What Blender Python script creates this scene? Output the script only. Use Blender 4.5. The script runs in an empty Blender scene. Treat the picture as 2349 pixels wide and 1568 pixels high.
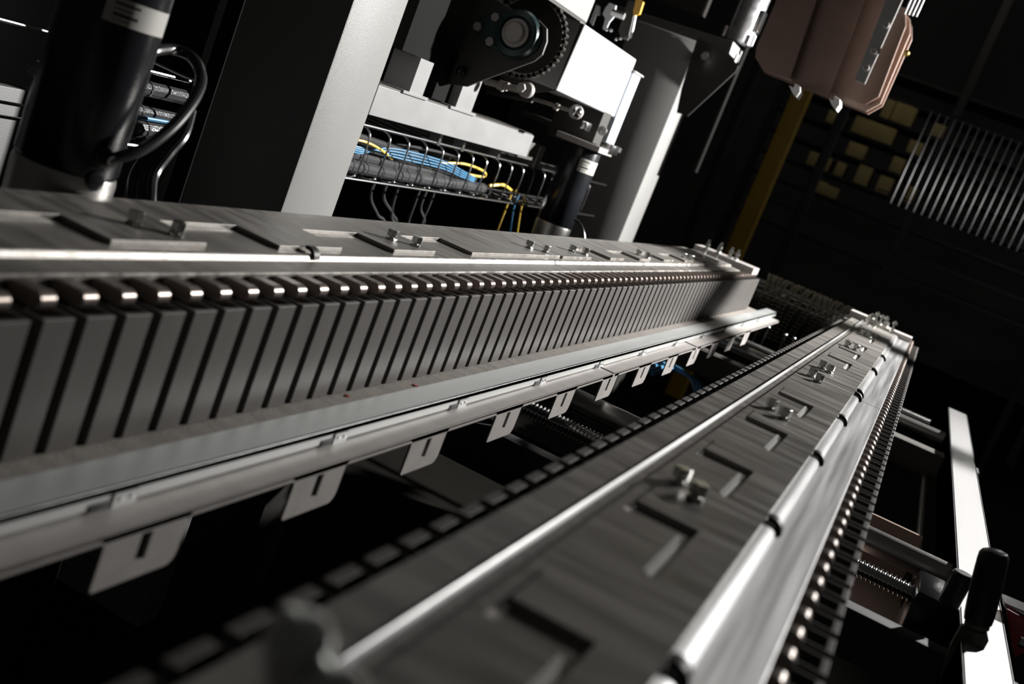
import bpy, bmesh, math, random
from mathutils import Vector, Matrix
random.seed(7)
S = bpy.context.scene
C = S.collection
PI = math.pi

# ------------------------------------------------------------------ camera
W, H, F = 2349.0, 1568.0, 2670.0
def unit(v): return v.normalized()
cY = Vector((2158-W/2, 617-H/2, F)).normalized()
cD = Vector((-3826-W/2, 13484-H/2, F)); cD = (cD-cD.dot(cY)*cY).normalized()
cZ = -cD
cX = cY.cross(cZ)
CAM = Vector((0, 0, 0.2))
def ray(px, py):
    v = Vector(((px-W/2)/F, (py-H/2)/F, 1.0))
    return Vector((cX.dot(v), cY.dot(v), cZ.dot(v)))
def at(px, py, axis, val):          # the point of the plane axis=val seen in that direction
    d = ray(px, py); t = (val-CAM[axis])/d[axis]
    return CAM+d*t
cam = bpy.data.cameras.new('camera'); co = bpy.data.objects.new('camera', cam); C.objects.link(co)
right = Vector((cX.x, cY.x, cZ.x)); down = Vector((cX.y, cY.y, cZ.y)); fwd = Vector((cX.z, cY.z, cZ.z))
m = Matrix((right, -down, -fwd)).transposed().to_4x4(); m.translation = CAM
co.matrix_world = m
cam.sensor_width = 36; cam.lens = F/W*36; cam.clip_start = 0.01; cam.clip_end = 60
cam.dof.use_dof = True; cam.dof.focus_distance = 1.72; cam.dof.aperture_fstop = 6.3
S.camera = co
# ------------------------------------------------------------------ light
S.view_settings.view_transform = 'Standard'; S.view_settings.look = 'None'
S.view_settings.gamma = 1; S.view_settings.use_curve_mapping = False
S.view_settings.exposure = 0.0
wd = bpy.data.worlds.new('world'); S.world = wd; wd.use_nodes = True
wd.node_tree.nodes['Background'].inputs[0].default_value = (1.0, .97, .93, 1)
wd.node_tree.nodes['Background'].inputs[1].default_value = 0.015
def lamp(name, kind, loc, target, energy, color=(1, 1, 1), **k):
    l = bpy.data.lights.new(name, kind); l.energy = energy; l.color = color
    for a, b in k.items(): setattr(l, a, b)
    o = bpy.data.objects.new(name, l); C.objects.link(o); o.location = loc
    o.rotation_euler = (Vector(target)-Vector(loc)).to_track_quat('-Z', 'Y').to_euler()
    return o
lamp('work_lamp', 'SPOT', (1.30, 4.10, 1.25), (-1.0, 3.0, .70), 1400, (1, .985, .96), spot_size=math.radians(100), spot_blend=1.0, shadow_soft_size=.035)
lamp('fence_fill_light', 'POINT', (.80, 6.84, .66), (0, 7, 0), 5, (1, .97, .93), shadow_soft_size=.04)  # light added beside the fence to brighten its wires
lamp('carton_fill_light', 'POINT', (-.9, 8.0, 2.4), (0, 9, 0), 6, (1, .9, .65), shadow_soft_size=.2)  # light added to brighten the far cartons

# ------------------------------------------------------------------ materials
MATS = {}
def mat(name, col, metal=0.0, rough=.5, noise=0, nscale=(20, 20, 20), rvar=0, bump=0, bscale=400, col2=None, coat=0, emis=None):
    if name in MATS: return MATS[name]
    m = bpy.data.materials.new(name); m.use_nodes = True
    nt = m.node_tree; b = nt.nodes['Principled BSDF']
    b.inputs['Base Color'].default_value = (*col, 1); b.inputs['Metallic'].default_value = metal
    b.inputs['Roughness'].default_value = rough
    if coat: b.inputs['Coat Weight'].default_value = coat
    tc = nt.nodes.new('ShaderNodeNewGeometry')
    def nz(scale, detail=5):
        mp = nt.nodes.new('ShaderNodeMapping'); nt.links.new(tc.outputs['Position'], mp.inputs[0]); mp.inputs['Scale'].default_value = scale
        n = nt.nodes.new('ShaderNodeTexNoise'); n.inputs['Scale'].default_value = 1; n.inputs['Detail'].default_value = detail
        nt.links.new(mp.outputs[0], n.inputs['Vector']); return n
    if noise:
        n = nz(nscale); r = nt.nodes.new('ShaderNodeValToRGB')
        c2 = col2 or tuple(x*(1-noise) for x in col)
        r.color_ramp.elements[0].position = .34; r.color_ramp.elements[1].position = .66
        r.color_ramp.elements[0].color = (*c2, 1); r.color_ramp.elements[1].color = (*col, 1)
        nt.links.new(n.outputs['Fac'], r.inputs[0]); nt.links.new(r.outputs[0], b.inputs['Base Color'])
        if rvar:
            q = nt.nodes.new('ShaderNodeMapRange'); q.inputs[1].default_value = .3; q.inputs[2].default_value = .7
            q.inputs[3].default_value = max(.05, rough-rvar); q.inputs[4].default_value = min(1, rough+rvar)
            nt.links.new(n.outputs['Fac'], q.inputs[0]); nt.links.new(q.outputs[0], b.inputs['Roughness'])
    if bump:
        n = nz((bscale,)*3 if not isinstance(bscale, tuple) else bscale, 2); bp = nt.nodes.new('ShaderNodeBump'); bp.inputs['Strength'].default_value = bump
        bp.inputs['Distance'].default_value = .0006
        nt.links.new(n.outputs['Fac'], bp.inputs['Height']); nt.links.new(bp.outputs[0], b.inputs['Normal'])
    MATS[name] = m; return m
COVER = mat('worn steel plate', (.34, .318, .292), .5, .43, .42, (9, 60, 30), .10, .25, (300, 900, 300))
STRIP = mat('brushed steel strip', (.58, .575, .58), .75, .42, .34, (110, 2.5, 30), .06, .2, (900, 60, 900))
SLAT = mat('dark anodised slat', (.105, .096, .089), .25, .55, .18, (30, 30, 8), 0, .15, 1500)
ROLL = mat('bronze brown roller', (.31, .262, .235), .8, .33)
DARKM = mat('blackened steel', (.035, .033, .03), .5, .5)
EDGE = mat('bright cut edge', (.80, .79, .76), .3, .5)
ZINC = mat('zinc plated bolt', (.62, .63, .60), 1, .25)
ALU = mat('milled aluminium', (.56, .575, .57), .55, .42, .14, (60, 5, 30), .05, .2, (900, 60, 900))
DUST = mat('dusty steel sheet', (.27, .245, .22), .15, .7, .25, (14, 60, 30), 0, .8, 260)
TRAYP = mat('grey sheet metal', (.42, .39, .37), .3, .55, .12, (40, 40, 40), 0, .2, 1200)
PAINT = mat('light grey machine paint', (.25, .247, .24), 0, .42, .06, (8, 8, 8), 0, .7, 700)
BEAMP = mat('galvanised beam', (.27, .27, .27), .2, .45, .10, (25, 12, 25))
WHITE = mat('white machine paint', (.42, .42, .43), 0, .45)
DGREY = mat('dark grey paint', (.085, .08, .072), .1, .5)
DGREEN = mat('dark green cast iron', (.02, .045, .045), .2, .35)
BLACK = mat('black gloss paint', (.012, .013, .016), 0, .22, bump=.25, bscale=500)
RUBBER = mat('black cable sheath', (.018, .018, .019), 0, .3)
SLEEVE = mat('corrugated black sleeve', (.15, .15, .155), .6, .16, bump=.6, bscale=300)
BLUE = mat('blue cable', (.07, .22, .38), 0, .35)
YELC = mat('yellow cable', (.75, .50, .08), 0, .4)
SILV = mat('polished steel', (.66, .66, .66), 1, .22)
STAIN = mat('brushed stainless', (.55, .54, .52), 1, .33, bump=.3, bscale=(60, 60, 1500))
LABEL = mat('paper label', (.50, .49, .45), 0, .5)
SHADE_BLACK = mat('black in place of shade', (.008, .008, .0075), 0, .9)  # black colour carries the shade that lies on the upper posts
SHADE_BLACK.node_tree.nodes['Principled BSDF'].inputs['Specular IOR Level'].default_value = .1
INK = mat('black print', (.03, .03, .03), 0, .6)
YELLOW = mat('yellow column paint', (.62, .40, .03), 0, .5, .15, (5, 5, 5))
BROWN = mat('brown laminate', (.20, .125, .095), 0, .5, .1, (20, 20, 20))
BROWNE = mat('brown laminate edge', (.38, .27, .22), 0, .5)
FWIRE = mat('fence wire', (.55, .55, .56), .9, .3)
WIRE = mat('chromed wire', (.6, .6, .6), 1, .22)
RED = mat('red plastic', (.30, .015, .015), 0, .4)
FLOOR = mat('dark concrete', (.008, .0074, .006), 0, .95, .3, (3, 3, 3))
WALLM = mat('dark wall paint', (.20, .205, .215), 0, .8, .3, (1, 1, 1))
CARD = mat('tan carton', (.55, .45, .22), 0, .7, .2, (6, 6, 6))
RACK = mat('dark blue rack steel', (.02, .022, .03), 0, .5)
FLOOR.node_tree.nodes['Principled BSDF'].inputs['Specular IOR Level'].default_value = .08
BRASS = mat('oiled roller chain', (.10, .095, .07), .9, .25)

def brushed(m, an=.75):      # brushing marks along Y spread the glint sideways
    nt = m.node_tree; b = nt.nodes['Principled BSDF']; v = nt.nodes.new('ShaderNodeCombineXYZ'); v.inputs[0].default_value = 1
    b.inputs['Anisotropic'].default_value = an; nt.links.new(v.outputs[0], b.inputs['Tangent'])
RAILM = mat('stainless rail', (.92, .92, .92), .9, .45)
for m_ in (STRIP, RAILM): brushed(m_)
# ------------------------------------------------------------------ mesh helpers
def shade(o, ang=28):
    for p in o.data.polygons: p.use_smooth = True
    try: o.data.set_sharp_from_angle(angle=math.radians(ang))
    except Exception: pass
class MB:
    def __init__(s): s.b = bmesh.new()
    def box(s, x0, x1, y0, y1, z0, z1, bev=0):
        vs = [s.b.verts.new((x, y, z)) for x in (x0, x1) for y in (y0, y1) for z in (z0, z1)]
        fs = []
        for f in ((0, 1, 3, 2), (4, 6, 7, 5), (0, 4, 5, 1), (2, 3, 7, 6), (0, 2, 6, 4), (1, 5, 7, 3)):
            fs.append(s.b.faces.new([vs[i] for i in f]))
        if bev:
            es = list({e for f in fs for e in f.edges})
            bmesh.ops.bevel(s.b, geom=es, offset=bev, segments=2, affect='EDGES', profile=.5)
        return s
    def prism(s, pts, vec):          # planar outline (3d points) pushed along vec
        vec = Vector(vec); a = [s.b.verts.new(p) for p in pts]; b = [s.b.verts.new(Vector(p)+vec) for p in pts]
        n = len(pts); s.b.faces.new(a); s.b.faces.new(b[::-1])
        for i in range(n): s.b.faces.new((a[i], b[i], b[(i+1) % n], a[(i+1) % n]))
        return s
    def loft(s, sect, y0, y1):       # open/closed xz outline swept along y, closed loop
        return s.prism([(x, y0, z) for x, z in sect], (0, y1-y0, 0))
    def cyl(s, a, b, r, n=20, r2=None, cap=True):
        a = Vector(a); b = Vector(b); d = (b-a).normalized()
        u = d.orthogonal().normalized(); v = d.cross(u); r2 = r if r2 is None else r2
        A = [s.b.verts.new(a+(u*math.cos(t)+v*math.sin(t))*r) for t in [2*PI*i/n for i in range(n)]]
        B = [s.b.verts.new(b+(u*math.cos(t)+v*math.sin(t))*r2) for t in [2*PI*i/n for i in range(n)]]
        for i in range(n): s.b.faces.new((A[i], A[(i+1) % n], B[(i+1) % n], B[i]))
        if cap: s.b.faces.new(A[::-1]); s.b.faces.new(B)
        return s
    def lathe(s, a, d, prof, n=24):  # prof: list (distance along d, radius)
        a = Vector(a); d = Vector(d).normalized(); u = d.orthogonal().normalized(); v = d.cross(u)
        rings = []
        for t, r in prof:
            rings.append([s.b.verts.new(a+d*t+(u*math.cos(q)+v*math.sin(q))*r) for q in [2*PI*i/n for i in range(n)]])
        for A, B in zip(rings, rings[1:]):
            for i in range(n): s.b.faces.new((A[i], A[(i+1) % n], B[(i+1) % n], B[i]))
        s.b.faces.new(rings[0][::-1]); s.b.faces.new(rings[-1]); return s
    def tube(s, pts, r, n=8, smooth=6):
        P = [Vector(p) for p in pts]
        if smooth and len(P) > 2:
            Q = []
            for i in range(len(P)-1):
                p0 = P[max(i-1, 0)]; p1 = P[i]; p2 = P[i+1]; p3 = P[min(i+2, len(P)-1)]
                for k in range(smooth):
                    t = k/smooth
                    Q.append(.5*((2*p1)+(p2-p0)*t+(2*p0-5*p1+4*p2-p3)*t*t+(3*p1-p0-3*p2+p3)*t**3))
            Q.append(P[-1]); P = Q
        rings = []; u = None
        for i, p in enumerate(P):
            d = (P[min(i+1, len(P)-1)]-P[max(i-1, 0)]).normalized()
            u = d.orthogonal().normalized() if u is None else (u-u.dot(d)*d).normalized()
            v = d.cross(u)
            rings.append([s.b.verts.new(p+(u*math.cos(q)+v*math.sin(q))*r) for q in [2*PI*k/n for k in range(n)]])
        for A, B in zip(rings, rings[1:]):
            for i in range(n): s.b.faces.new((A[i], A[(i+1) % n], B[(i+1) % n], B[i]))
        s.b.faces.new(rings[0][::-1]); s.b.faces.new(rings[-1]); return s
    def hexa(s, c, r, h, axis=(0, 0, 1), rot=.3):
        c = Vector(c); d = Vector(axis).normalized(); u = d.orthogonal().normalized(); u = Matrix.Rotation(rot, 3, d) @ u; v = d.cross(u)
        A = [c+(u*math.cos(q)+v*math.sin(q))*r for q in [PI/3*i for i in range(6)]]
        return s.prism(A, d*h)
    def ball(s, c, r, n=12):
        bmesh.ops.create_uvsphere(s.b, u_segments=n, v_segments=n//2+2, radius=r, matrix=Matrix.Translation(c)); return s
    def build(s, name, material, parent=None, bev=0, sm=True):
        bmesh.ops.recalc_face_normals(s.b, faces=s.b.faces)
        me = bpy.data.meshes.new(name); s.b.to_mesh(me); s.b.free()
        o = bpy.data.objects.new(name, me); C.objects.link(o); me.materials.append(material)
        if parent is not None:
            o.parent = parent; o.matrix_parent_inverse = Matrix.Translation(-Vector(parent.location))
        if bev:
            b = o.modifiers.new('bevel', 'BEVEL'); b.width = bev; b.segments = 2; b.limit_method = 'ANGLE'; b.angle_limit = math.radians(40); b.harden_normals = True
        if sm: shade(o)
        return o
def tag(o, label, cat, group=None, kind=None):
    if label: o['label'] = label
    if cat: o['category'] = cat
    if group: o['group'] = group
    if kind: o['kind'] = kind
    return o
def empty(name, loc, label, cat, group=None):
    o = bpy.data.objects.new(name, None); o.empty_display_size = .02; C.objects.link(o); o.location = loc
    return tag(o, label, cat, group)
def struct(o): o['kind'] = 'structure'; return o
def copy_part(src, parent, shift):   # copy a part (and its own children) moved by shift
    c = src.copy(); C.objects.link(c); c.parent = parent
    c.matrix_parent_inverse = src.matrix_parent_inverse.copy()
    c.location = src.location+Vector(shift)
    for ch in list(src.children):
        g = ch.copy(); C.objects.link(g); g.parent = c; g.matrix_parent_inverse = ch.matrix_parent_inverse.copy()
    return c

# ------------------------------------------------------------------ the hall
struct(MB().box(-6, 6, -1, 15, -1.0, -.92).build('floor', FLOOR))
struct(MB().box(-6, 6, 14.9, 15, -.92, 5).build('wall_back', WALLM))
struct(MB().box(-6, -5.9, -1, 14.9, -.92, 5).build('wall_left', mat('low bounce black wall', (.012, .012, .012), 0, .9)))  # unseen wall, made near black to keep bounced light down

# ------------------------------------------------------------------ slat chains
PITCH = .03795; Y0 = .0665   # a slat starts at Y0 + k*PITCH
def make_chain(name, xf, side, k0, k1, label, n_full, roll=True, tf=.0045, nose=.0120):
    """xf: outer face plane, side=+1 faces +X. The slats are U-shaped brackets, open towards the chain."""
    root = empty(name, (xf, Y0+k0*PITCH, -.0225), label, 'slat chain')
    y = Y0+k0*PITCH; w = .0272; zt = -.0225; zb = -.1185; t = .0022; s = side
    prof = [(xf, y), (xf, y+w), (xf-s*.034, y+w), (xf-s*.034, y+w-t), (xf-s*tf, y+w-t), (xf-s*tf, y+t), (xf-s*.034, y+t), (xf-s*.034, y)]
    mb = MB(); mb.prism([(a, b, zt) for a, b in prof], (0, 0, zb-zt))
    sl = mb.build('slat', SLAT, root, bev=.0006)
    # roller block: narrow, rounded nose, standing between the cover edge and the slat
    if roll:
        cxr = nose+.0062; pr = [(xf-s*(nose+.028), -.0115), (xf-s*(nose+.016), -.0108)]
        for q in range(9):
            a = PI*.60-PI*q/8*.95
            pr.append((xf-s*(cxr-.0062*math.cos(a)), -.0168+.0062*math.sin(a)))
        pr += [(xf-s*(nose+.028), -.022)]
        mr = MB(); mr.prism([(a, y+.007, b) for a, b in pr], (0, .0140, 0))
        mr.build('roller', ROLL, sl, bev=.0007)
    for i in range(1, min(n_full, k1-k0)):
        copy_part(sl, root, (0, i*PITCH, 0))
    # the link plates the slats hang on
    cb = MB()
    for i in range(k1-k0):
        yy = Y0+(k0+i)*PITCH
        for dz in (-.030,):
            cb.box(min(xf-s*.040, xf-s*.052), max(xf-s*.040, xf-s*.052), yy+.002, yy+.034, dz-.012, dz+.004)
    cb.build('link_plate_row', DARKM, root, sm=False)
    return root
make_chain('slat_chain', -.455, 1, 3, 91, 'slat chain facing the gap on the left conveyor, tall dark vertical slats under bronze rollers', 100)
make_chain('slat_chain', .0350, 1, 3, 89, 'slat chain on the outer right side of the right conveyor, bright roller tips', 100, nose=.0175)
make_chain('slat_chain', -.1815, -1, 3, 89, 'slat chain on the inner side of the right conveyor, only lit slat tops showing', 100, False, .007)

# ------------------------------------------------------------------ conveyor rails
def head_bolt(root, x, y, z=0., s=1.0, tall=.004, r0=None):
    mb = MB(); rot = random.uniform(0, 1)
    mb.cyl((x, y, z-.002), (x, y, z+tall), .0035*s, 10)
    mb.hexa((x, y, z+.0004), .0070*s, .0022*s, rot=rot)
    mb.hexa((x, y, z+tall), .0068*s, .0082*s, rot=rot+.2)
    return mb.build('bolt', ZINC, root, bev=.0005)
def clip(root, x, y, z=0., k=1.35):
    mb = MB(); pts = []
    for q in range(7):
        a = PI*(.62-.62*q/6)
        pts.append((x-.004+.0075*k*math.cos(a), z-.006+.0075*k*math.sin(a)))
    inner = [(x-.004+(px-x+.004)*.62, z-.006+(pz-z+.006)*.62) for px, pz in pts]
    mb.prism([(a, y-.004, b) for a, b in pts+inner[::-1]], (0, .008*k, 0))
    return mb.build('clip', DARKM, root)
def cover_section(xl, xr, el, er, zt=-.006, drop=.009, r=.0055, th=.003, dropl=None, rr=None):
    rr = rr or r
    """hat section: flat middle at zt, rounded folds at xl / xr, flanges out to el / er"""
    top = []
    dl = drop if dropl is None else dropl
    zf = zt-dl
    top += [(el, zf-.012), (el, zf-.001), (el+.001, zf), (xl-r, zf)]
    for q in range(1, 6):
        a = PI/2*q/5; top.append((xl-r*(1-q/5.0), zf+dl*math.sin(a*.999)))
    zf = zt-drop
    top.append((xl+.002, zt)); top.append((xr-.002, zt))
    for q in range(6):
        a = PI/2*(5-q)/5; top.append((xr+rr*(q/5.0), zf+drop*math.sin(a*.999)))
    top += [(er-.001, zf), (er, zf-.001), (er, zf-.007)]
    # below: simple closed underside
    bot = [(er-.003, zf-.007), (er-.003, zf-th), (el+.003, zf-th), (el+.003, zt-dl-.012)]
    return top+bot

# --- left conveyor
L = empty('conveyor_rail', (-.57, .1, -.02), 'left conveyor top rail, grey steel plate with stepped tabs and hex bolts', 'conveyor rail')
for y0, y1 in ((-.1, 1.728), (1.7315, 3.36)):
    MB().loft(cover_section(-.630, -.5275, -.674, -.4965, zt=-.0045, drop=.0055, r=.0035), y0, y1).build('cover', COVER, L)
def crenel(root, xb, xs, xt, tabs, ya, yb, name='top_plate', z0=-.0045, z1=0.0):
    mb = MB(); out = [(xb, ya)]
    pts = [(xs, ya)]
    for a, b in tabs:
        a = max(a, ya); b = min(b, yb)
        pts += [(xs, a), (xt, a), (xt, b), (xs, b)]
    pts += [(xs, yb)]
    clean = []
    for p in pts:
        if not clean or (abs(clean[-1][0]-p[0])+abs(clean[-1][1]-p[1])) > 1e-6: clean.append(p)
    clean += [(xb, yb), (xb, ya)]
    return mb.prism([(x, y, z0) for x, y in clean], (0, 0, z1-z0)).build(name, COVER, root, bev=.0005)
tabs1 = [(.23, .345), (.465, .583), (.705, .824), (.938, 1.058), (1.179, 1.292), (1.410, 1.785)]
tabs2 = [(1.789, 1.955), (2.078, 2.178), (2.30, 2.40), (2.52, 2.62), (2.745, 2.85), (2.97, 3.075), (3.19, 3.26)]
crenel(L, -.628, -.588, -.5375, tabs1, -.1, 1.785)
crenel(L, -.628, -.575, -.5345, tabs2, 1.789, 3.27)
for x, y in ((-.572, .77), (-.552, .80), (-.5705, 1.232), (-.5525, 1.262), (-.566, 1.705), (-.5495, 1.738), (-.5595, 1.908), (-.5465, 1.945), (-.556, 2.36), (-.5405, 2.38), (-.553, 2.80), (-.540, 2.83)):
    head_bolt(L, x, y)
clip(L, -.5285, .985, -.0015)
# end plate, set across the rail
MB().box(-.652, -.466, 3.39, 3.50, -.012, .008).build('end_plate', TRAYP, L, bev=.001)
for x in (-.60, -.585, -.565, -.55, -.53):
    y = 3.30 if x in (-.60, -.565) else 3.42
    mb = MB(); mb.cyl((x, y, -.004), (x, y, .040), .0035, 8); mb.hexa((x, y, .008), .0075, .007); mb.hexa((x, y, .022), .0075, .007)
    mb.build('stud', ZINC, L)
MB().box(-.64, -.50, -.1, 3.5, -.060, -.028).build('core_bar', DARKM, L)
MB().box(-.662, -.655, -.1, 3.5, -.118, -.028).build('back_sheet', DARKM, L)

# --- right conveyor
R = empty('conveyor_rail', (-.0785, .1, -.02), 'right conveyor top rail, worn steel plate with L-shaped slots and shiny ridges', 'conveyor rail')
for y0, y1 in ((-.1, 1.7), (1.7035, 3.28)):
    MB().loft([(-.1555, -.0135), (-.1555, -.0065), (-.1255, -.0065), (-.1245, -.004), (-.0365, -.004), (-.0365, -.0125), (-.153, -.0125), (-.153, -.0135)], y0, y1).build('cover', COVER, R)
    sec = [(-.0365, -.0125), (-.0365, -.004), (-.0335, -.004)]
    for q in range(9):
        a = PI/2*(8-q)/8; sec.append((-.0335+.0085*math.cos(a), -.0100+.0060*math.sin(a)))
    MB().loft(sec+[(.0055, -.0100), (.0065, -.0108), (.0065, -.0125), (.004, -.0135), (-.0365, -.0135)], y0, y1).build('side_strip', STRIP, R)
    # folded bright ridge on the inner side
    mb = MB(); sec = []
    for q in range(9):
        a = PI*q/8; sec.append((-.1272-.0016*math.cos(a), -.0066+.0058*math.sin(a)))
    mb.loft(sec, y0, y1).build('ridge', STRIP, R)
def slotted(root, ya, yb, slots, name='top_plate'):
    """plate x -.114..-.0335 with L-shaped slots, assembled from bands along y"""
    xa, xb_ = -.1145, -.0355; z0, z1 = -.006, 0.0
    mb = MB(); y = ya
    def quad(x0, x1, a, b):
        mb.box(x0, x1, a, b, z0, z1)
    for s in slots:
        # long leg (bright inner wall) runs towards -Y, short leg runs across
        yl, ym, yt = s-.118, s-.030, s
        yl = max(yl, ya)
        if yl > y: quad(xa, xb_, y, yl)
        quad(xa, -.0705, yl, ym); quad(-.0635, xb_, yl, ym)
        quad(xa, -.1075, ym, yt); quad(-.0635, xb_, ym, yt)
        # a hairline cut continues the slot
        quad(xa, -.1078, yt, min(yt+.045, yb)); quad(-.1062, xb_, yt, min(yt+.045, yb))
        y = yt+.045
    if y < yb: quad(xa, xb_, y, yb)
    for s in slots:
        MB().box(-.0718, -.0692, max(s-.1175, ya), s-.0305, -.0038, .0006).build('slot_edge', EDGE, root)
    return mb.build(name, COVER, root, sm=False)
slotted(R, -.1, 1.7, [.25, .474, .703, .926, 1.148, 1.392])
slotted(R, 1.7035, 3.16, [2.03, 2.25, 2.46, 2.74, 2.96])
for x, y in ((-.0975, .785), (-.081, .765), (-.097, 1.238), (-.0795, 1.218), (-.0955, 1.645), (-.0835, 1.615), (-.0945, 1.785), (-.0825, 1.775), (-.0965, 2.30), (-.080, 2.30), (-.094, 2.74), (-.080, 2.75)):
    head_bolt(R, x, y)
for x, y, h in ((-.1005, .247, .066), (-.0855, .243, .060)):
    nb = MB(); nb.cyl((x, y, -.002), (x, y, h-.012), .0052, 20); nb.lathe((x, y, h-.014), (0, 0, 1), [(0, .0085), (.009, .0088), (.0125, .0075), (.014, .004)], 28)
    nb.hexa((x, y, .002), .010, .006); nb.build('tall_bolt', ZINC, R)
for y in (.50, .8166, 1.126, 1.421, 1.69, 1.735, 2.12, 2.45):
    clip(R, -.0275, y, -.0035)
MB().box(-.168, -.098, 3.30, 3.38, -.010, .010).build('end_plate', TRAYP, R, bev=.001)
MB().box(-.094, .008, 3.27, 3.35, -.014, .004).build('end_plate', TRAYP, R, bev=.001)
for i, (x, y) in enumerate(((-.112, 3.22), (-.104, 3.12), (-.098, 3.30), (-.090, 3.12), (-.083, 3.26), (-.072, 3.28), (-.066, 3.28), (-.046, 3.20))):
    mb = MB(); h = .034 if i % 3 else .022
    mb.cyl((x, y, -.004), (x, y, h), .003, 8); mb.hexa((x, y, .004), .0065, .006); mb.hexa((x, y, h-.010), .0065, .006)
    mb.build('stud', ZINC, R)
MB().box(-.140, -.018, -.1, 3.35, -.060, -.024).build('core_bar', DARKM, R)

# ------------------------------------------------------------------ tray and angle bar below the left conveyor
NOTCH = DARKM
T = empty('side_tray', (-.45, .3, -.12), 'grey side tray below the tall slats, dusty sheet edged by a long aluminium angle bar', 'tray')
MB().box(-.64, -.434, -.1, 3.62, -.1235, -.1195).build('dusty_sheet', DUST, T)
MB().box(-.4345, -.4005, -.1, 3.80, -.1225, -.1165).box(-.4035, -.4005, -.1, 3.80, -.1300, -.1165).build('angle_bar', ALU, T, bev=.0008)
for y0, y1 in ((-.1, 1.745), (1.755, 2.40), (2.415, 3.72)):
    MB().box(-.430, -.3745, y0, y1, -.1345, -.1315).box(-.3765, -.3745, y0, y1, -.1375, -.1315).build('lower_flange', TRAYP, T, bev=.0006)
def hanger(y, w=.084):
    # rounded plate with a long vertical slot, hanging down from the flange
    x = -.3745; z0, z1 = -.1725, -.1325; r = .010
    cx = y; out = []
    out += [(cx-w/2-.010, z1), (cx-w/2-.002, z1-.003), (cx-w/2, z1-.009)]
    out += [(cx-w/2, z0+.002), (cx-w/2+.002, z0)]
    for q in range(5):
        a = -PI/2+PI/2*q/4; out.append((cx+w/2-r+r*math.cos(a), z0+r+r*math.sin(a)))
    out += [(cx+w/2, z1-.006), (cx+w/2+.006, z1)]
    mb = MB(); sx0, sx1, sz0, sz1 = cx-.0055, cx+.0055, z0+.013, z1-.006
    # outer ring and slot bridged as two faces halves, extruded
    b = mb.b
    def V(p, xx): return b.verts.new((xx, p[0], p[1]))
    left = [p for p in out]
    half1 = [(sx0, z1), (sx0, sz1), (sx0, sz0), (sx0, z0)]
    A = [p for p in out if p[0] <= sx0]
    Bp = [p for p in out if p[0] >= sx1]
    mb.prism([(x-.0022, p[0], p[1]) for p in A+[(sx0, z0), (sx0, z1)]], (.0022, 0, 0))
    mb.prism([(x-.0022, p[0], p[1]) for p in [(sx1, z1), (sx1, z0)]+Bp], (.0022, 0, 0))
    mb.box(x-.0022, x, sx0, sx1, z0, sz0); mb.box(x-.0022, x, sx0, sx1, sz1, z1)
    return mb.build('hanger_plate', TRAYP, T)
for y in (.615, .8385, 1.056, 1.285, 1.51, 1.735, 1.96, 2.185, 2.41, 2.635, 2.86, 3.1):
    hanger(y)
for y in (.616, .906, 1.186, 1.467, 1.75, 2.03, 2.31, 2.59, 2.87, 3.15, 3.43):
    mb = MB(); mb.box(-.4003, -.3990, y-.012, y+.012, -.1315, -.1215)
    mb.build('spring_clip', ALU, T)
    MB().box(-.4003, -.3995, y-.034, y-.013, -.1312, -.1255, .0004).build('dark_notch', INK, T)
    for dy in (-.005, .006): MB().cyl((-.399, y+dy, -.126), (-.398, y+dy, -.126), .0015, 10).build('rivet', SILV, T)

for px, py, lab, r in ((795, 908, 'tiny red flake lying on the dusty tray sheet, nearer one', .0022), (952, 884, 'tiny dark red sliver lying on the dusty tray sheet, farther one', .003)):
    p = at(px, py, 2, -.1193)
    tag(MB().prism([p+Vector((-r, -r*.6, 0)), p+Vector((r*.8, -r, 0)), p+Vector((r*1.2, r*.7, 0)), p+Vector((-r*.5, r, 0))], (0, 0, .0012)).build('paint_flake', RED), lab, 'flake')
# ------------------------------------------------------------------ rods, tubes and frame under the conveyors
def rod(y, z, x0, x1, r, label, pitch=.0062):
    prof = [(0, r*.8)]; n = int((x1-x0)/pitch)
    for i in range(n):
        t = i*pitch; prof += [(t+.0008, r*.76), (t+pitch*.35, r), (t+pitch*.62, r), (t+pitch*.9, r*.76)]
    o = MB().lathe((x0, y, z), (1, 0, 0), prof, 14).build('threaded_rod', SILV)
    return tag(o, label, 'rod')
rod(1.585, -.2, -.66, .155, .0125, 'thick threaded rod crossing under both conveyors to the black crank block')
rod(3.40, -.2, -.66, .150, .0115, 'threaded rod crossing under the far ends of both conveyors')
tag(MB().cyl((-.70, 1.765, -.2), (.19, 1.765, -.2), .019, 28).build('guide_tube', STAIN), 'smooth polished guide tube running beside the nearer threaded rod', 'tube')
tag(MB().cyl((-.70, 3.25, -.205), (.19, 3.25, -.205), .016, 24).build('guide_tube', STAIN), 'polished guide tube in front of the far threaded rod', 'tube')
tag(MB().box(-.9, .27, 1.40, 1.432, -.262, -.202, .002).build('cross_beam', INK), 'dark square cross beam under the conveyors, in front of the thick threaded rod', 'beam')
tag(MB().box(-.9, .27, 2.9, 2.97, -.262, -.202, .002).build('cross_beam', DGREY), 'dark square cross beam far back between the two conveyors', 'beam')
tag(MB().box(-.02, .42, .85, 1.32, -.345, -.34, .001).build('base_sheet', TRAYP), 'light grey base sheet low behind the outer slats, bottom right', 'sheet')
tag(MB().box(-.05, .16, 1.66, 2.05, -.32, -.31, .001).box(-.05, .155, 2.04, 2.05, -.31, -.22).build('base_sheet', BROWNE), 'pinkish brown bracket sheet behind the threaded rod near the crank', 'sheet')
tag(MB().box(-.725, -.63, 1.28, 1.36, -.92, -.26, .002).build('support_leg', DARKM), 'dark square support leg below the left conveyor', 'leg')
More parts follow.
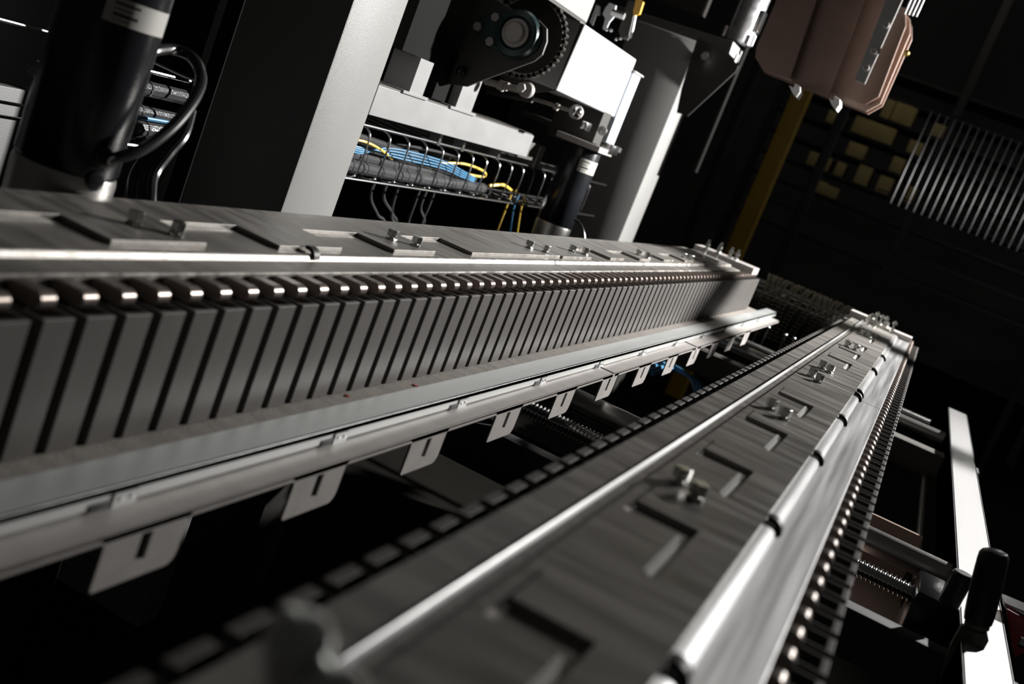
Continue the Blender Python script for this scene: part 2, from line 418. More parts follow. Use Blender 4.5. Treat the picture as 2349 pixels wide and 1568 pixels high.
tag(MB().box(-.725, -.63, 3.0, 3.08, -.92, -.26, .002).build('support_leg', DARKM), 'dark support leg at the far end of the left conveyor', 'leg')
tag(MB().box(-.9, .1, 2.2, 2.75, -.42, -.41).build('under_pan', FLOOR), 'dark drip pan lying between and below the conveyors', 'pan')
for i, (dx, lab) in enumerate(((0, 'blue hose curving under the gap, nearest of three'), (.03, 'blue hose curving under the gap, middle of three'), (.06, 'blue hose curving under the gap, farthest of three'))):
    tag(MB().tube([at(1480+8*i, 845+6*i, 2, -.30), at(1530+8*i, 835+6*i, 2, -.29), at(1580+8*i, 862+6*i, 2, -.28), at(1595+8*i, 890+6*i, 2, -.29), at(1600+6*i, 930, 2, -.33)], .006, 8).build('blue_hose', BLUE), lab, 'hose')

# ------------------------------------------------------------------ right frame rail and crank
tag(MB().box(.1865, .2435, .9, 3.72, -.176, -.170).box(.1865, .1905, .9, 3.72, -.245, -.170).box(.2395, .2435, .9, 3.72, -.245, -.170).build('frame_rail', RAILM, bev=.0012),
    'long white frame rail at the right edge, glaring in the lamp light', 'rail')
tag(MB().box(.138, .186, 1.525, 1.64, -.262, -.178, .004).build('rod_bearing_block', BLACK), 'black bearing block holding the threaded rod against the white rail', 'block')
K = empty('hand_crank', (.2, 1.38, -.17), 'black hand crank with upright grip in front of the white rail', 'crank')
ga = at(2283, 1262, 1, 1.38); gb = at(2243, 1425, 1, 1.38); gd = (gb-ga)
prof = [(0, .010), (.0015, .0135), (.005, .0158), (.012, .0165), (gd.length*.55, .0172), (gd.length*.92, .0160), (gd.length, .0150)]
MB().lathe(ga, gd, prof, 28).build('grip', RUBBER, K)
e = ga+gd.normalized()*(gd.length+.001)
MB().lathe(e, gd, [(0, .0135), (.005, .0135), (.0055, .010), (.008, .010), (.0085, .0125), (.0125, .0125), (.013, .008), (.03, .008)], 20).build('grip_collar', DGREY, K)
MB().lathe((.172, 1.49, -.168), (0, 0, 1), [(0, .0135), (.040, .0135), (.043, .011)], 28).build('hub', RUBBER, K)
arm = [at(2205, 1435, 1, 1.375), at(2262, 1440, 1, 1.375), at(2268, 1470, 1, 1.375), at(2215, 1568, 1, 1.375), at(2195, 1640, 1, 1.375), at(2130, 1640, 1, 1.375), at(2180, 1480, 1, 1.375)]
MB().prism(arm, (0, .012, 0)).build('arm', DGREY, K, bev=.001)
Rd = empty('red_clamp', (.26, 1.55, -.17), 'red plastic clamp with silver top beside the white rail', 'clamp')
MB().prism([at(2308, 1395, 1, 1.55), at(2345, 1415, 1, 1.55), at(2370, 1430, 1, 1.55), at(2365, 1490, 1, 1.55), at(2328, 1510, 1, 1.55)], (0, .05, 0)).build('body', RED, Rd, bev=.002)
MB().prism([at(2300, 1380, 1, 1.56), at(2375, 1412, 1, 1.56), at(2375, 1428, 1, 1.56), at(2306, 1396, 1, 1.56)], (0, .045, 0)).build('top_cap', SILV, Rd, bev=.002)
MB().cyl(at(2338, 1470, 1, 1.5), at(2400, 1500, 1, 1.5), .006, 12).build('pin', SILV, Rd)
tag(MB().cyl((.163, 1.9, -.26), (.163, 3.3, -.26), .006, 12).build('tie_bar', DGREY), 'dark thin tie bar running along under the white rail', 'bar')

# unseen bar added before the work lamp to cast a dark band
tag(MB().tube([(1.05, 3.61, .70), (.92, 3.645, .753), (.817, 3.66, .81), (.664, 3.73, .81), (.56, 3.78, .81)], .036, 14).build('shadow_bar', DGREY), 'unseen bar added in front of the work lamp to cast a shadow band', 'bar')

# ------------------------------------------------------------------ columns and beam behind the left conveyor
tag(MB().box(-1.245, -1.0, 1.712, 1.889, -.92, 1.3, .004).build('machine_column', PAINT), 'broad grey machine column behind the left conveyor, lit along its right side', 'column', None)
tag(MB().box(-1.245, -1.0, 3.90, 4.09, -.92, .60, .004).build('machine_column', PAINT), 'farther machine column beyond the black actuator, glaring lower right side', 'column', None)
B = empty('cross_rail', (-1.03, 1.9, .1), 'horizontal galvanised beam spanning right from the broad column above the wire tray', 'beam')
MB().box(-1.06, -1.0, 1.889, 2.735, .083, .1385).build('beam', BEAMP, B, bev=.0015)
MB().box(-1.10, -1.0, 1.889, 2.72, .1385, .1415).build('top_strip', DGREY, B)
MB().box(-1.09, -1.024, 2.74, 2.90, .075, .120).build('end_block', DGREY, B, bev=.002)
MB().box(-1.023, -1.018, 2.865, 2.90, .060, .118).build('end_flange', BEAMP, B)
for y0, y1, zt, lab in ((2.01, 2.07, .9, 'upright post darkened for shade on the beam nearer the broad column, lit foot'), (2.232, 2.318, .215, 'short white post on the beam below the bearing plate')):
    p = empty('upright_post', (-1.03, y0, .14), lab, 'post')
    MB().box(-1.06, -1.0, y0, y1, .1415, zt if zt < .5 else .21).build('post_foot', BEAMP, p, bev=.001)
    MB().box(-1.065, -.996, y0-.03, y1+.02, .1385, .1445).build('foot_plate', BEAMP, p, bev=.0008)
    if zt > .5: MB().box(-1.19, -1.012, y0-.06, y1, .21, zt).build('post_upper', SHADE_BLACK, p, bev=.001)  # shade above the lit foot is put into the black colour
    else: MB().box(-1.13, -1.02, y0-.08, y1-.01, .145, .25).build('post_upper', SHADE_BLACK, p, bev=.001)
# panel far left behind the near actuator
tag(MB().box(-1.32, -1.30, .75, 1.70, -.7, -.05, .002).build('enclosure_sheet', mat('speckled grey sheet', (.11, .11, .11), 0, .5, bump=.6, bscale=700)), 'speckled light grey sheet behind the near black actuator', 'sheet')

tag(MB().box(-1.016, -.990, 1.4165, 1.419, -.92, 1.0).build('cable_guard', SHADE_BLACK), 'thin black upright guard plate where the wire tray ends before the broad column', 'plate')
# ------------------------------------------------------------------ wire cable tray
TX = -1.03; TK = 1.03
WT = empty('wire_cable_tray', (TX-.05, .9, -.05), 'long wire basket cable tray hanging under the galvanised beam', 'cable tray')
zb0, zt0 = at(955, 433, 0, TX).z, at(990, 325, 0, TX).z
n0 = at(816, 400, 0, TX).y
mb = MB()
for ya, yb in ((1.15, 1.41), (1.90, 3.6)):
    for zz in (zb0, zt0):
        mb.cyl((TX, ya, zz), (TX, yb, zz), .0028, 8)
        mb.cyl((TX-.13, ya, zz), (TX-.13, yb, zz), .0024, 8)
    mb.cyl((TX-.06, ya, zb0-.003), (TX-.06, yb, zb0-.003), .0024, 8)
mb.build('long_wire', WIRE, WT)
hh = zt0-zb0
def hoop(y):
    pts = [(TX-.13, y, zt0), (TX-.06, y, zt0-.002), (TX-.025, y, zt0-.002), (TX-.005, y, zt0-.009), (TX+.002, y, zt0-.025), (TX+.002, y, zb0+.025), (TX-.002, y, zb0+.008), (TX-.025, y, zb0-.001), (TX-.13, y, zb0-.001)]
    return MB().tube(pts, .0021, 8, 5)
hp = hoop(n0-6*.0832*-TX).build('hoop_wire', WIRE, WT)
for i in range(1, 24):
    yy = n0+(i-6)*.0832*-TX
    if 1.15 < yy and not 1.40 < yy < 1.895: copy_part(hp, WT, (0, i*.0832*-TX, 0))
for yy, hz_ in ((2.27, .024), (2.40, .018), (2.62, .02)):
    MB().box(TX-.02, TX+.004, yy, yy+.012, zt0-.004, zt0+hz_).build('hanger_clip', ZINC, WT)
def run(name, material, r, xo, zo, wob, label, cat, grp=None, y0=1.90/1.03, y1=2.66, ridged=False, step=.12):
    r *= TK; xo *= TK; zo *= TK; y1 *= TK; wob *= TK
    pts = []; ph = random.uniform(0, 6); y = y0
    while y < y1:
        pts.append((TX-.078+xo+wob*math.sin(ph+y*5)*.6, y, zb0+zo+wob*math.sin(ph*2+y*7)))
        y += step
    mb = MB().tube(pts, r, 10, 5)
    if ridged:
        y = y0+.03
        while y < y1-.03:
            x = TX-.078+xo+wob*math.sin(ph+y*5)*.6; z = zb0+zo+wob*math.sin(ph*2+y*7)
            mb.cyl((x, y, z), (x, y+.004, z), r*1.07, 12); y += .062
    return tag(mb.build(name, material), label, cat, grp)
run('cable_sleeve', SLEEVE, .0125, .045, .017, .002, 'thick ribbed black sleeve along the bottom front of the wire tray', 'cable', None, ridged=True)
run('cable_sleeve', SLEEVE, .010, .038, .036, .004, 'ribbed black sleeve lying on the bottom sleeve in the wire tray', 'cable', None, ridged=True, y1=2.58)
run('cable_sleeve', SLEEVE, .011, .0, .016, .004, 'ribbed black sleeve behind the bottom sleeve in the wire tray', 'cable', None, ridged=True)
run('cable_sleeve', SLEEVE, .009, .02, .052, .009, 'black sleeve weaving high in the front of the wire tray', 'cable', None, y1=2.35)
run('cable_sleeve', SLEEVE, .010, -.02, .052, .010, 'black sleeve weaving at the back of the wire tray', 'cable', None, y1=2.5)
run('cable_sleeve', SLEEVE, .0075, .035, .066, .008, 'thin black sleeve just below the top wire of the tray', 'cable', None, y1=2.2)
for k in range(7):
    run('black_cable', RUBBER if k % 2 else SLEEVE, .0045, random.uniform(-.04, .045), random.uniform(.02, .07), .010, 'thin black cable tangled in the wire tray', 'cable', 'thin black cables in the wire tray', y1=random.uniform(2.2, 2.6))
def sc_(P): return [(TX+a*TK, b*TK, zb0+c*TK) for a, b, c in P]
for k in range(4):
    pts = sc_([(-.03+.004*k, 1.86, .048+.004*k), (-.025, 1.95, .056-.004*k), (-.018-.004*k, 2.08, .052+.0045*k), (-.012-.003*k, 2.3, .050+.005*k), (-.015, 2.42, .040+.0045*k), (-.03, 2.55, .03+.003*k)])
    tag(MB().tube(pts, .0017, 8, 6).build('blue_cable', BLUE), 'light blue thin cable in the bundle inside the wire tray', 'cable', 'blue cables in the wire tray')
tag(MB().tube(sc_([(-.04, 2.3, .05), (-.02, 2.42, .068), (-.015, 2.54, .062), (-.02, 2.56, .048), (-.04, 2.46, .043), (-.06, 2.35, .035)]), .003, 8, 8).build('yellow_cable', YELC), 'yellow cable looped in the right part of the wire tray', 'cable')
tag(MB().tube(sc_([(-.02, 1.86, .066), (-.012, 1.93, .070), (-.01, 2.0, .062), (-.03, 2.1, .045)]), .0026, 8, 8).build('yellow_cable', YELC), 'yellow cable at the left of the wire tray beside the column', 'cable')
tag(MB().tube(sc_([(-.02, 2.62, .03), (-.01, 2.68, .04), (-.015, 2.76, .03), (-.03, 2.86, .02)]), .004, 8, 8).build('yellow_cable', YELC), 'short bright yellow cable end past the lit part of the wire tray', 'cable')
for r_, xo_, zo_, nm in ((.0125, .045, .017, 'thick ribbed black sleeve in the tray behind the near actuator, bottom one'), (.009, .03, .042, 'ribbed black sleeve in the tray behind the near actuator, middle one'), (.011, .03, .066, 'ribbed black sleeve in the tray behind the near actuator, top one')):
    run('cable_sleeve', SLEEVE, r_, xo_, zo_, .005, nm, 'cable', None, y0=1.17, y1=1.43, ridged=True, step=.1)
run('blue_cable', BLUE, .003, .05, .032, .003, 'thin blue cable in the tray behind the near actuator', 'cable', None, y0=1.17, y1=1.43, step=.1)
# loose cables hanging below the tray
for k, (px, py, qx, qy) in enumerate(((850, 450, 880, 520), (880, 450, 905, 520), (905, 455, 905, 530), (950, 470, 930, 530), (965, 475, 965, 520), (985, 470, 960, 540))):
    a = at(px, py, 0, TX-.06); b = at(qx, qy+10, 0, TX-.08); c = (a+b)/2+Vector((0, .02*math.sin(k*2), 0))
    tag(MB().tube([a+Vector((0, 0, .05)), a, c, b, b+Vector((0, .01, -.2))], .0035, 8).build('hanging_cable', SLEEVE), 'thin dark cable hanging down from the wire tray', 'cable', 'dark cables hanging below the wire tray')
for px, py, qx, qy, m_, lab in ((1160, 478, 1142, 525, YELC, 'yellow cable hanging below the tray, left of two'), (1195, 478, 1186, 535, YELC, 'yellow cable hanging below the tray, next to the actuator'), (1178, 478, 1170, 530, BLUE, 'blue cable hanging between the two yellow ones')):
    a = at(px, py, 0, TX-.06); b = at(qx, qy, 0, TX-.06)
    tag(MB().tube([a+Vector((0, 0, .04)), a, b, b+(b-a)*2], .0032, 8).build('hanging_cable', m_), lab, 'cable')

# ------------------------------------------------------------------ black actuators
def actuator(cx_, cy_, r, zb, zr, ztop, label, band, ang0, ang1):
    A = empty('linear_actuator', (cx_, cy_, zb), label, 'actuator')
    MB().lathe((cx_, cy_, zr), (0, 0, 1), [(0, r*.96), (.004, r), (ztop-zr-.004, r), (ztop-zr, r*.96)], 48).build('body', BLACK, A)
    MB().lathe((cx_, cy_, zb), (0, 0, 1), [(0, r*.96), (zr-zb-.006, r*1.01), (zr-zb, r*.98)], 48).build('base_ring', STAIN, A)
    mb = MB(); n = 18; rr = r*1.012; z0, z1 = band
    pts = []
    for i in range(n+1):
        a = ang0+(ang1-ang0)*i/n; pts.append((cx_+rr*math.cos(a), cy_+rr*math.sin(a)))
    inn = [(cx_+r*.99*math.cos(ang0+(ang1-ang0)*i/n), cy_+r*.99*math.sin(ang0+(ang1-ang0)*i/n)) for i in range(n+1)]
    mb.prism([(a, b, z0) for a, b in pts+inn[::-1]], (0, 0, z1-z0))
    lb = mb.build('type_label', LABEL, A)
    # three smudged lines of print on the left half of the label
    mb = MB()
    for j, (f, h) in enumerate(((.80, .10), (.58, .05), (.36, .13), (.16, .04))):
        q0, q1 = ang0+(ang1-ang0)*.10, ang0+(ang1-ang0)*(.42 if j % 2 == 0 else .34)
        zc = z0+(z1-z0)*f; hh_ = (z1-z0)*h/2
        o = [(cx_+r*1.014*math.cos(q0+(q1-q0)*i/6), cy_+r*1.014*math.sin(q0+(q1-q0)*i/6)) for i in range(7)]
        n_ = [(cx_+r*1.011*math.cos(q0+(q1-q0)*i/6), cy_+r*1.011*math.sin(q0+(q1-q0)*i/6)) for i in range(7)]
        mb.prism([(a, b, zc-hh_) for a, b in o+n_[::-1]], (0, 0, 2*hh_))
    mb.build('print', INK, lb)
    return A
vd = math.atan2(-.85, .72)   # direction from the near actuator towards the camera
A1 = actuator(-.7185, .85, .0455, -.10, .003, .42, 'near black actuator cylinder with polished base ring, upper left', (.1385, .1600), vd-.15, vd+1.35)
f0 = Vector((-.7185, .85, .026)); dv = Vector((math.cos(vd+.62), math.sin(vd+.62), 0))
MB().lathe(f0+dv*.040, dv, [(0, .009), (.008, .009), (.009, .007), (.014, .007), (.015, .005), (.02, .005)], 18).build('cable_gland', DARKM, A1)
f1 = f0+Vector((0, 0, -.023)); MB().lathe(f1+dv*.043, dv, [(0, .009), (.004, .009), (.005, .006)], 18).build('port_plug', BLACK, A1)
cpts = [f0+dv*.055]+[at(px, py, 1, yy) for px, py, yy in ((320, 345, .86), (385, 300, .89), (430, 250, .92), (458, 200, .95), (458, 160, .97), (435, 127, .98), (395, 113, .97), (345, 118, .93), (300, 135, .92))]
tag(MB().tube(cpts, .0055, 12, 8).build('actuator_cable', RUBBER), 'black cable looping from the near actuator back up beside the dark column', 'cable')
for k, lab in enumerate(('black hose dropping behind the near actuator, left of three', 'black hose dropping behind the near actuator, middle of three', 'black hose dropping behind the near actuator, right of three')):
    o_ = 22*k
    tag(MB().tube([at(430+o_*.2, 255, 1, 1.15), at(400+o_*.5, 310, 1, 1.12), at(345+o_, 350, 1, 1.1), at(310+o_, 400, 1, 1.08), at(302+o_, 450, 1, 1.06), at(302+o_, 540, 1, 1.05)], .0062, 10, 6).build('black_hose', RUBBER), lab, 'hose')
A2 = actuator(-.938, 2.95, .0490, -.122, -.058, .156, 'farther black actuator cylinder between the wire tray and the far column', (.094, .129), -1.2, .2)
MB().box(-1.002, -.878, 2.888, 3.013, .156, .171).build('head_plate', TRAYP, A2, bev=.001)
MB().box(-.902, -.871, 2.97, 3.034, .163, .188, .002).build('corner_lug', SILV, A2)
tag(MB().tube([at(1318, 503, 1, 2.8), at(1328, 510, 1, 2.8), at(1338, 530, 1, 2.8), at(1341, 560, 1, 2.8), at(1341, 590, 1, 2.8)], .0035, 8).build('actuator_cable', RUBBER), 'thin black cable curving down from the foot of the farther actuator', 'cable')

# ------------------------------------------------------------------ drive head above the beam
DRV = mat('drive head paint', (.042, .040, .035), 0, .6)
D = empty('drive_head', (-.95, 2.4, .25), 'dark drive head above the beam with flange bearing, chain and glaring white cover', 'machine head')
pl = [(1010, 190), (1010, -20), (1110, -20), (1180, 25), (1235, 45), (1254, 65), (1254, 95), (1243, 125), (1225, 140), (1090, 190), (1070, 198)]
MB().prism([at(a, b, 1, 2.2) for a, b in pl], (0, .008, 0)).build('bearing_plate', DRV, D, bev=.0006)
fb = [(1085, 55), (1088, 48), (1135, 26), (1170, 27), (1195, 27), (1225, 38), (1240, 62), (1242, 90), (1230, 115), (1205, 130), (1180, 128), (1150, 118), (1120, 110), (1112, 103), (1086, 68)]
hs = MB().prism([at(a, b, 1, 2.194) for a, b in fb], (0, .008, 0)).build('bearing_housing', DGREEN, D, bev=.002)
c0 = at(1183, 76, 1, 2.186)
MB().lathe(c0+Vector((0, .008, 0)), (0, -1, 0), [(0, .049), (.010, .045), (.012, .034), (.006, .031), (.004, .030)], 40).build('bearing_ring', DGREEN, D)
MB().lathe(c0+Vector((0, .008, 0)), (0, -1, 0), [(0, .028), (.012, .028), (.013, .022), (.0135, .0215), (.020, .0195), (.021, .018)], 36).build('shaft_end', TRAYP, D)
for a, b in ((1095, 60), (1136, 39), (1123, 95)):
    mb = MB(); c = at(a, b, 1, 2.186); mb.hexa(c+Vector((0, .006, 0)), .0095, .008, (0, -1, 0), .3); mb.build('bolt', TRAYP, D, bev=.001)
c = at(1057, 163, 1, 2.19); MB().ball(c, .010, 16).build('dome_bolt', BLACK, D)
c = at(1197, 201, 1, 2.36); MB().hexa(c, .0105, .008, (0, -1, 0), .3).build('bolt', TRAYP, D, bev=.001)
# hood with white cover
yH = 2.565
hood = [(1243, 5), (1341, 56), (1275, 207), (1200, 215), (1165, 190), (1120, 150), (1120, 0)]
MB().prism([at(a, b, 1, yH) for a, b in hood], (0, .006, 0)).build('hood_side', DRV, D)
MB().prism([(-.93, 2.562, .4185), (-.93, 3.075, .4185), (-.93, 3.075, .256), (-.93, 2.562, .256)], (-.25, 0, 0)).build('white_cover', WHITE, D, bev=.004)
MB().box(-1.2, -.9305, 2.27, 2.60, .4225, .75).build('upper_cover', PAINT, D, bev=.002)
MB().box(-.9305, -.9295, 2.352, 2.354, .423, .75).build('cover_seam', INK, D)
MB().box(-1.2, -.932, 2.25, 2.60, .417, .4225).build('cover_lip', DARKM, D)
MB().box(-.96, -.925, 3.077, 3.155, .185, .385).build('alu_profile', mat('grey blue aluminium', (.55, .60, .66), .4, .45, .2, (60, 60, 9)), D, bev=.0015)
MB().box(-.965, -.92, 3.07, 3.165, .385, .39).build('profile_cap', TRAYP, D, bev=.001)
# roller chain round the sprocket behind the plate
cc = at(1205, 80, 1, 2.40)
mb = MB(); R1 = .088
mb.cyl(cc+Vector((0, .012, 0)), cc+Vector((0, .018, 0)), R1-.008, 48)
mb.build('sprocket', DARKM, D)
mb = MB(); N = 40; p0 = None
for i in range(N):
    a = 2*PI*i/N; p = cc+Vector((R1*math.cos(a), 0, R1*math.sin(a)))
    mb.cyl(p, p+Vector((0, .018, 0)), .0052, 10)
    q = cc+Vector((R1*math.cos(a+2*PI/N), 0, R1*math.sin(a+2*PI/N)))
    dy = 0 if i % 2 else .003
    m_ = (p+q)/2
    d_ = (q-p)/2; n_ = Vector((-d_.z, 0, d_.x)).normalized()*.0045
    mb.prism([p-d_*.3+n_+Vector((0, dy, 0)), p-d_*.3-n_+Vector((0, dy, 0)), m_-n_*.6+Vector((0, dy, 0)), q+d_*.3-n_+Vector((0, dy, 0)), q+d_*.3+n_+Vector((0, dy, 0)), m_+n_*.6+Vector((0, dy, 0))], (0, .0015, 0))
mb.build('drive_chain', mat('oiled chain steel', (.13, .12, .11), .9, .3), D)
# tie rods with ball joints
Ro = empty('tie_rod', at(1120, 188, 1, 2.5), 'short steel tie rod with clevis left under the drive head', 'rod')
MB().cyl(at(1113, 186, 1, 2.5), at(1195, 207, 1, 2.5), .0075, 14).build('shaft', TRAYP, Ro)
MB().hexa(at(1145, 193, 1, 2.5), .013, .014, (1, 0, -.1)).hexa(at(1160, 197, 1, 2.5), .011, .006, (1, 0, -.1)).build('lock_nut', TRAYP, Ro)
MB().lathe(at(1205, 205, 1, 2.49), (0, 1, 0), [(0, .016), (.003, .018), (.014, .018), (.016, .016)], 28).build('rod_eye', TRAYP, Ro)
Ro = empty('tie_rod', at(1220, 227, 1, 2.7), 'thin tie rod ending in a shiny ball joint below the white cover', 'rod')
MB().cyl(at(1120, 205, 1, 2.7), at(1222, 226, 1, 2.7), .011, 14).build('sleeve', DARKM, Ro)
MB().cyl(at(1222, 226, 1, 2.7), at(1315, 256, 1, 2.7), .0045, 12).build('shaft', TRAYP, Ro)
MB().hexa(at(1273, 243, 1, 2.7), .009, .01, (1, 0, -.1)).build('lock_nut', TRAYP, Ro)
MB().lathe(at(1320, 256, 1, 2.69), (0, 1, 0), [(0, .013), (.002, .017), (.012, .017), (.014, .013)], 24).build('rod_eye', TRAYP, Ro)
MB().ball(at(1324, 257, 1, 2.685), .0125, 16).build('ball', SILV, Ro)
MB().box(-.887, -.872, 2.70, 2.74, .196, .216, .003).build('ball_seat', SILV, Ro)
tag(MB().lathe(at(1383, 300, 1, 2.93), (0, -1, 0), [(0, .012), (.01, .012), (.01, .007), (.004, .007), (.003, .001)], 24).build('tube_fitting', STAIN), 'round steel tube fitting below the bluish aluminium profile', 'fitting')
tag(MB().box(-1.06, -.93, 2.98, 3.05, .150, .262).build('carriage_block', DRV, bev=.002), 'dark carriage block between the white cover and the farther actuator', 'block')
tag(MB().box(-1.2, -.94, 3.12, 3.3, .172, .186).build('carriage_plate', DRV, bev=.001), 'dark carriage plate behind the farther actuator head', 'plate')

# sensors and terminals right of the upper cover
Sn = empty('sensor_block', at(1400, 50, 1, 3.0), 'cluster of shiny sensor brackets above the white cover', 'sensor')
MB().prism([at(a, b, 1, 3.0) for a, b in ((1388, 18), (1398, 6), (1413, 12), (1408, 38), (1398, 50), (1390, 68), (1382, 66), (1388, 42), (1382, 32))], (0, .01, 0)).build('bracket', WHITE, Sn, bev=.001)
MB().prism([at(a, b, 1, 3.02) for a, b in ((1352, 50), (1368, 10), (1376, 14), (1374, 34), (1366, 34), (1358, 58))], (0, .01, 0)).build('bracket', BEAMP, Sn, bev=.001)
MB().cyl(at(1404, 28, 1, 2.99), at(1432, 38, 1, 2.99), .009, 14).build('sensor_barrel', STAIN, Sn)
MB().prism([at(a, b, 1, 3.03) for a, b in ((1418, 70), (1440, 0), (1462, 0), (1442, 84), (1425, 88))], (0, .03, 0)).build('housing', DARKM, Sn, bev=.002)
for a, b in ((1392, 68), (1402, 70), (1424, 88), (1414, 90)):
    MB().ball(at(a, b, 1, 2.99), .0045, 10).build('screw', SILV, Sn)
Yt = empty('yellow_tag', at(1465, 20, 1, 3.0), 'small orange yellow connector tag on a wire above the white cover', 'connector')
MB().prism([at(a, b, 1, 2.98) for a, b in ((1460, -8), (1476, 4), (1467, 32), (1453, 36), (1452, 26))], (0, .012, 0)).build('housing', mat('orange plastic', (.72, .38, .03), 0, .4), Yt, bev=.001)
MB().tube([at(1458, 34, 1, 2.99), at(1454, 55, 1, 2.99), at(1449, 76, 1, 2.99), at(1440, 92, 1, 3.0)], .0022, 8).build('wire', SILV, Yt)

# ------------------------------------------------------------------ bracket on the far column
G = empty('column_bracket', (-.95, 3.95, .6), 'dark bracket plate on the far column with glaring white end and gusset', 'bracket')
pa = [at(a, b, 1, 3.92) for a, b in ((1400, 8), (1680, 95), (1671, 122), (1392, 38))]
MB().prism(pa, (0, .19, 0)).build('plate', DGREY, G, bev=.001)
e0, e1 = at(1680, 95, 1, 3.92), at(1671, 122, 1, 3.92)
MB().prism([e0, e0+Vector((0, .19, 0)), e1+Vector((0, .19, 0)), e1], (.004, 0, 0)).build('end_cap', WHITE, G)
gus = [at(a, b, 1, 3.885) for a, b in ((1668, 122), (1694, 150), (1688, 164), (1577, 266), (1566, 262), (1552, 258), (1563, 203), (1600, 85))]
MB().prism(gus, (0, .008, 0)).build('gusset', INK, G)  # gusset whose black outline also stands for shade on the column face
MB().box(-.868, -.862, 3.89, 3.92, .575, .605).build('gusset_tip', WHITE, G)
MB().hexa(at(1617, 125, 1, 3.87), .014, .02, (.3, -1, -.4)).build('bolt', SILV, G)
P_ = empty('bracket_cylinder', at(1690, 60, 1, 3.98), 'scuffed silver cylinder standing on the far column bracket', 'cylinder')
q0 = at(1693, 97, 1, 4.0)
MB().cyl(q0, q0+Vector((0, 0, .5)), .046, 32).build('barrel', mat('scuffed galvanised', (.5, .5, .52), .7, .4, .35, (40, 40, 40), .1), P_)
MB().box(q0.x+.02, q0.x+.052, q0.y-.03, q0.y+.02, q0.z+.045, q0.z+.12, .003).build('side_port', SILV, P_)
for dx in (-.05, .052): MB().cyl(q0+Vector((dx, -.03, 0)), q0+Vector((dx, -.03, .035)), .006, 10).build('stud', SILV, P_)
tag(MB().box(-1.5, -1.06, 4.0, 4.08, .70, 1.4).build('head_panel', DARKM), 'dark panel above the bracket of the far column', 'panel')
MB().box(-.885, -.877, 4.05, 4.09, .20, .66).build('strut', SHADE_BLACK, G)

# ------------------------------------------------------------------ brown laminate block hanging top right
Bw = empty('laminate_block', at(1900, 100, 1, 3.4), 'stack of chamfered brown laminate plates hanging at the top right', 'laminate plates')
def plate(pts, y, th, m_, name='plate'):
    return MB().prism([at(a, b, 1, y) for a, b in pts], (0, th, 0)).build(name, m_, Bw, bev=.0008)
plate([(1790, -20), (1736, 105), (1732, 130), (1750, 160), (1812, 180), (1880, -20)], 3.40, .012, BROWN)
plate([(1875, -20), (1812, 170), (1818, 190), (1900, 222), (1990, -20)], 3.43, .012, BROWN)
plate([(1750, 150), (1985, 240), (2016, 222), (2078, 60), (2078, 20), (2000, -20), (1790, -20)], 3.46, .010, BROWN)
plate([(1750, 160), (1987, 256), (2020, 238), (2088, 78), (2088, 45), (2060, 10), (1790, -20)], 3.476, .008, BROWNE)
plate([(1752, 166), (1990, 262), (2024, 243), (2092, 90), (2092, 60), (2060, 10), (1790, -20)], 3.49, .014, BROWN)
plate([(1960, 184), (1984, 193), (2066, 10), (2080, -20), (2040, -20)], 3.388, .004, mat('dull aluminium bar', (.30, .29, .28), .3, .5), 'clamp_bar')
for a, b in ((1987, 155), (2005, 117), (2033, 57)):
    mb = MB(); c = at(a, b, 1, 3.383); mb.lathe(c+Vector((0, .003, 0)), (0, -1, 0), [(0, .009), (.004, .009), (.005, .0075), (.0052, .004), (.002, .0035)], 20); mb.build('countersunk_screw', TRAYP, Bw)
for a, b in ((1824, 207), (1915, 236)):
    MB().prism([at(a+p, b+q, 1, 3.38) for p, q in ((-14, -12), (-4, -6), (0, -16), (12, -8), (12, 4), (3, 16), (-6, 6))], (0, .06, 0)).build('hook', EDGE, Bw, bev=.001)
for k in range(4):
    a = at(2075+k*9, 32+k*2, 1, 3.45); MB().cyl(a, a+Vector((0, 0, .3)), .0022, 8).build('rod', WIRE, Bw)
MB().ball(at(2079, 122, 1, 3.42), .009, 12).build('knob', mat('brass knob', (.7, .5, .15), 1, .3), Bw)

# ------------------------------------------------------------------ roller chains over the drum between the conveyor ends
for k in range(10):
    x = -.50+.031*k; y = 4.15-.0*k; mb = MB()
    pts = []
    for i in range(26):
        t = i/25.0; a = PI*.95-t*PI*.95
        if t < .35: yy = y-.08; zz = -.23+t/.35*.12
        else:
            b_ = (t-.35)/.65*PI*.75; yy = y-.08+.10*(1-math.cos(b_)); zz = -.11+.075*math.sin(b_)
        pts.append((x+.012*math.sin(t*5+k), yy, zz))
    for i, p in enumerate(pts):
        for dx in (-.008, .008):
            mb.cyl((p[0]+dx-.003, p[1], p[2]), (p[0]+dx+.003, p[1], p[2]), .0055, 10)
        mb.cyl((p[0]-.011, p[1], p[2]), (p[0]+.011, p[1], p[2]), .0025, 8)
    names = ('first', 'second', 'third', 'fourth', 'fifth', 'sixth', 'seventh', 'eighth', 'ninth', 'tenth')
    tag(mb.build('roller_chain', BRASS), 'blurred roller chain over the drum between the conveyor ends, %s from the left' % names[k], 'chain')
    if k in (1, 2, 4, 5, 7, 8):
        tag(MB().cyl((x+.01, 4.02, -.265), (x+.01, 4.02, -.195), .0028, 8).ball((x+.01, 4.02, -.193), .006, 10).build('chain_pin', SILV),
            'shiny pin standing below the roller chains, %s from the left' % {1: 'first', 2: 'second', 4: 'third', 5: 'fourth', 7: 'fifth', 8: 'sixth'}[k], 'pin')
tag(MB().cyl((-.62, 4.17, -.12), (-.10, 4.17, -.12), .06, 32).build('chain_drum', DARKM), 'dark drum carrying the roller chains behind the conveyor ends', 'drum')

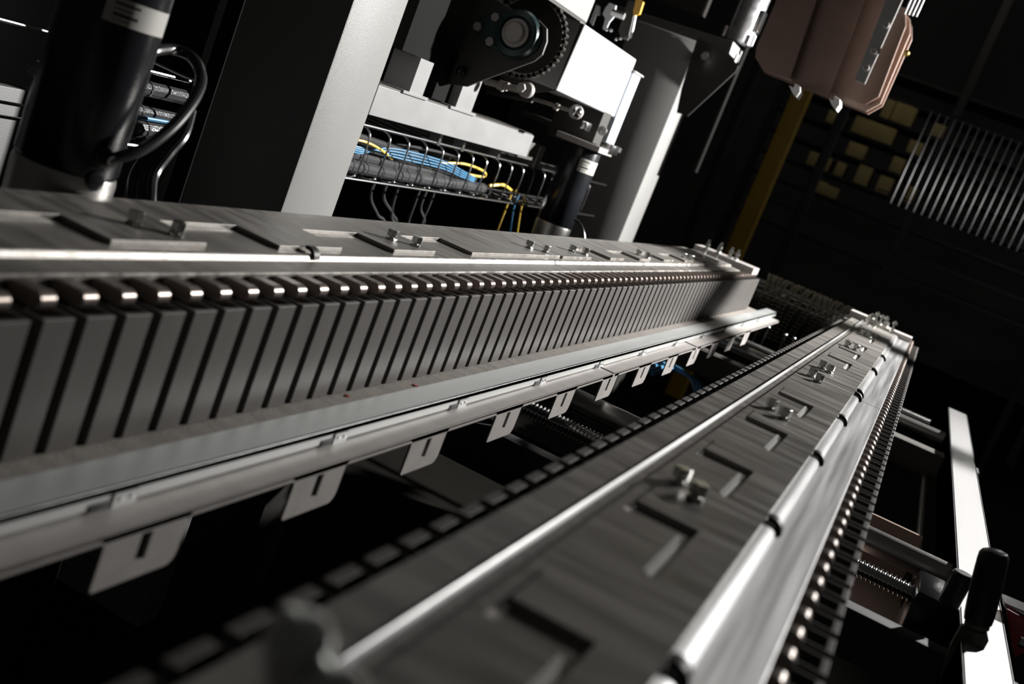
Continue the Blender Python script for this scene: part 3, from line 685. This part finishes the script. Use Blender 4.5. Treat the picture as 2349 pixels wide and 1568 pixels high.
# ------------------------------------------------------------------ background
tag(MB().box(-1.0, -.912, 6.0, 6.09, -.92, 2.4, .004).build('safety_post', YELLOW), 'yellow square post behind the machine, hanging plates above it', 'post')
for dx, lab in ((.16, 'dark blue post just right of the yellow post'), (-.35, 'dark blue post left of the yellow post')):
    tag(MB().box(-.95+dx, -.90+dx, 6.3, 6.35, -.92, 2.4, .003).build('rack_post', RACK), lab, 'post')
Fn = empty('wire_fence', (-.2, 7.0, -.9), 'fence of thin shiny vertical wires in the right background', 'fence')
mb = MB(); 
for zz in (.47, .49, .98, 1.0): MB().box(-.5, 1.0, 6.995, 7.005, zz-.004, zz+.004).build('cross_wire', RACK, Fn)
w0 = MB().cyl((-.40, 6.99, .44), (-.40, 6.99, .99), .0032, 6).build('vertical_wire', FWIRE, Fn)
for i in range(1, 32): copy_part(w0, Fn, (i*.045, 0, 0))
MB().box(.62, .66, 6.98, 7.02, -.9, 1.5).build('fence_post', RACK, Fn)
Sh = empty('storage_rack', (-.7, 9.2, -.9), 'dark storage rack with cartons far behind the fence', 'rack')
for x in (-1.6, -.35, 1.0):
    MB().box(x-.03, x+.03, 9.1, 9.16, -.92, 2.2).build('rack_upright', RACK, Sh)
LEV = [.05+.17*i for i in range(9)]
for z in LEV: MB().box(-1.6, 1.0, 9.13, 9.7, z-.02, z).build('shelf', RACK, Sh)
boxes = [(1990, 310, 90, 26), (1905, 292, 40, 20), (2072, 252, 46, 34), (2040, 235, 20, 30), (1880, 355, 50, 22), (1960, 345, 40, 22), (1975, 405, 30, 30), (2020, 435, 30, 26), (2045, 400, 26, 24), (2105, 425, 34, 26), (1885, 410, 26, 20), (1925, 385, 20, 22), (1900, 445, 30, 18), (2150, 300, 30, 20), (2090, 350, 30, 20)]
wordsr = ('widest', 'leftmost upper', 'upper right', 'narrow upper', 'left middle', 'middle', 'lower middle', 'lower right', 'small middle', 'rightmost lower', 'lower left', 'small upper left', 'lowest left', 'rightmost upper', 'right middle')
for (px, py, w, h), wd_ in zip(boxes, wordsr):
    a = at(px-w/2, py, 1, 9.1); sc = 9.3/F; z = a.z-h*sc/2; z = min(LEV, key=lambda q: abs(q-z))
    tag(MB().box(a.x, a.x+w*sc, 9.12, 9.4, z+.0005, z+min(.145, h*sc*1.35), .004).build('carton', CARD), '%s blurred tan carton on the far rack' % wd_, 'carton')
print('objects', len(bpy.data.objects))
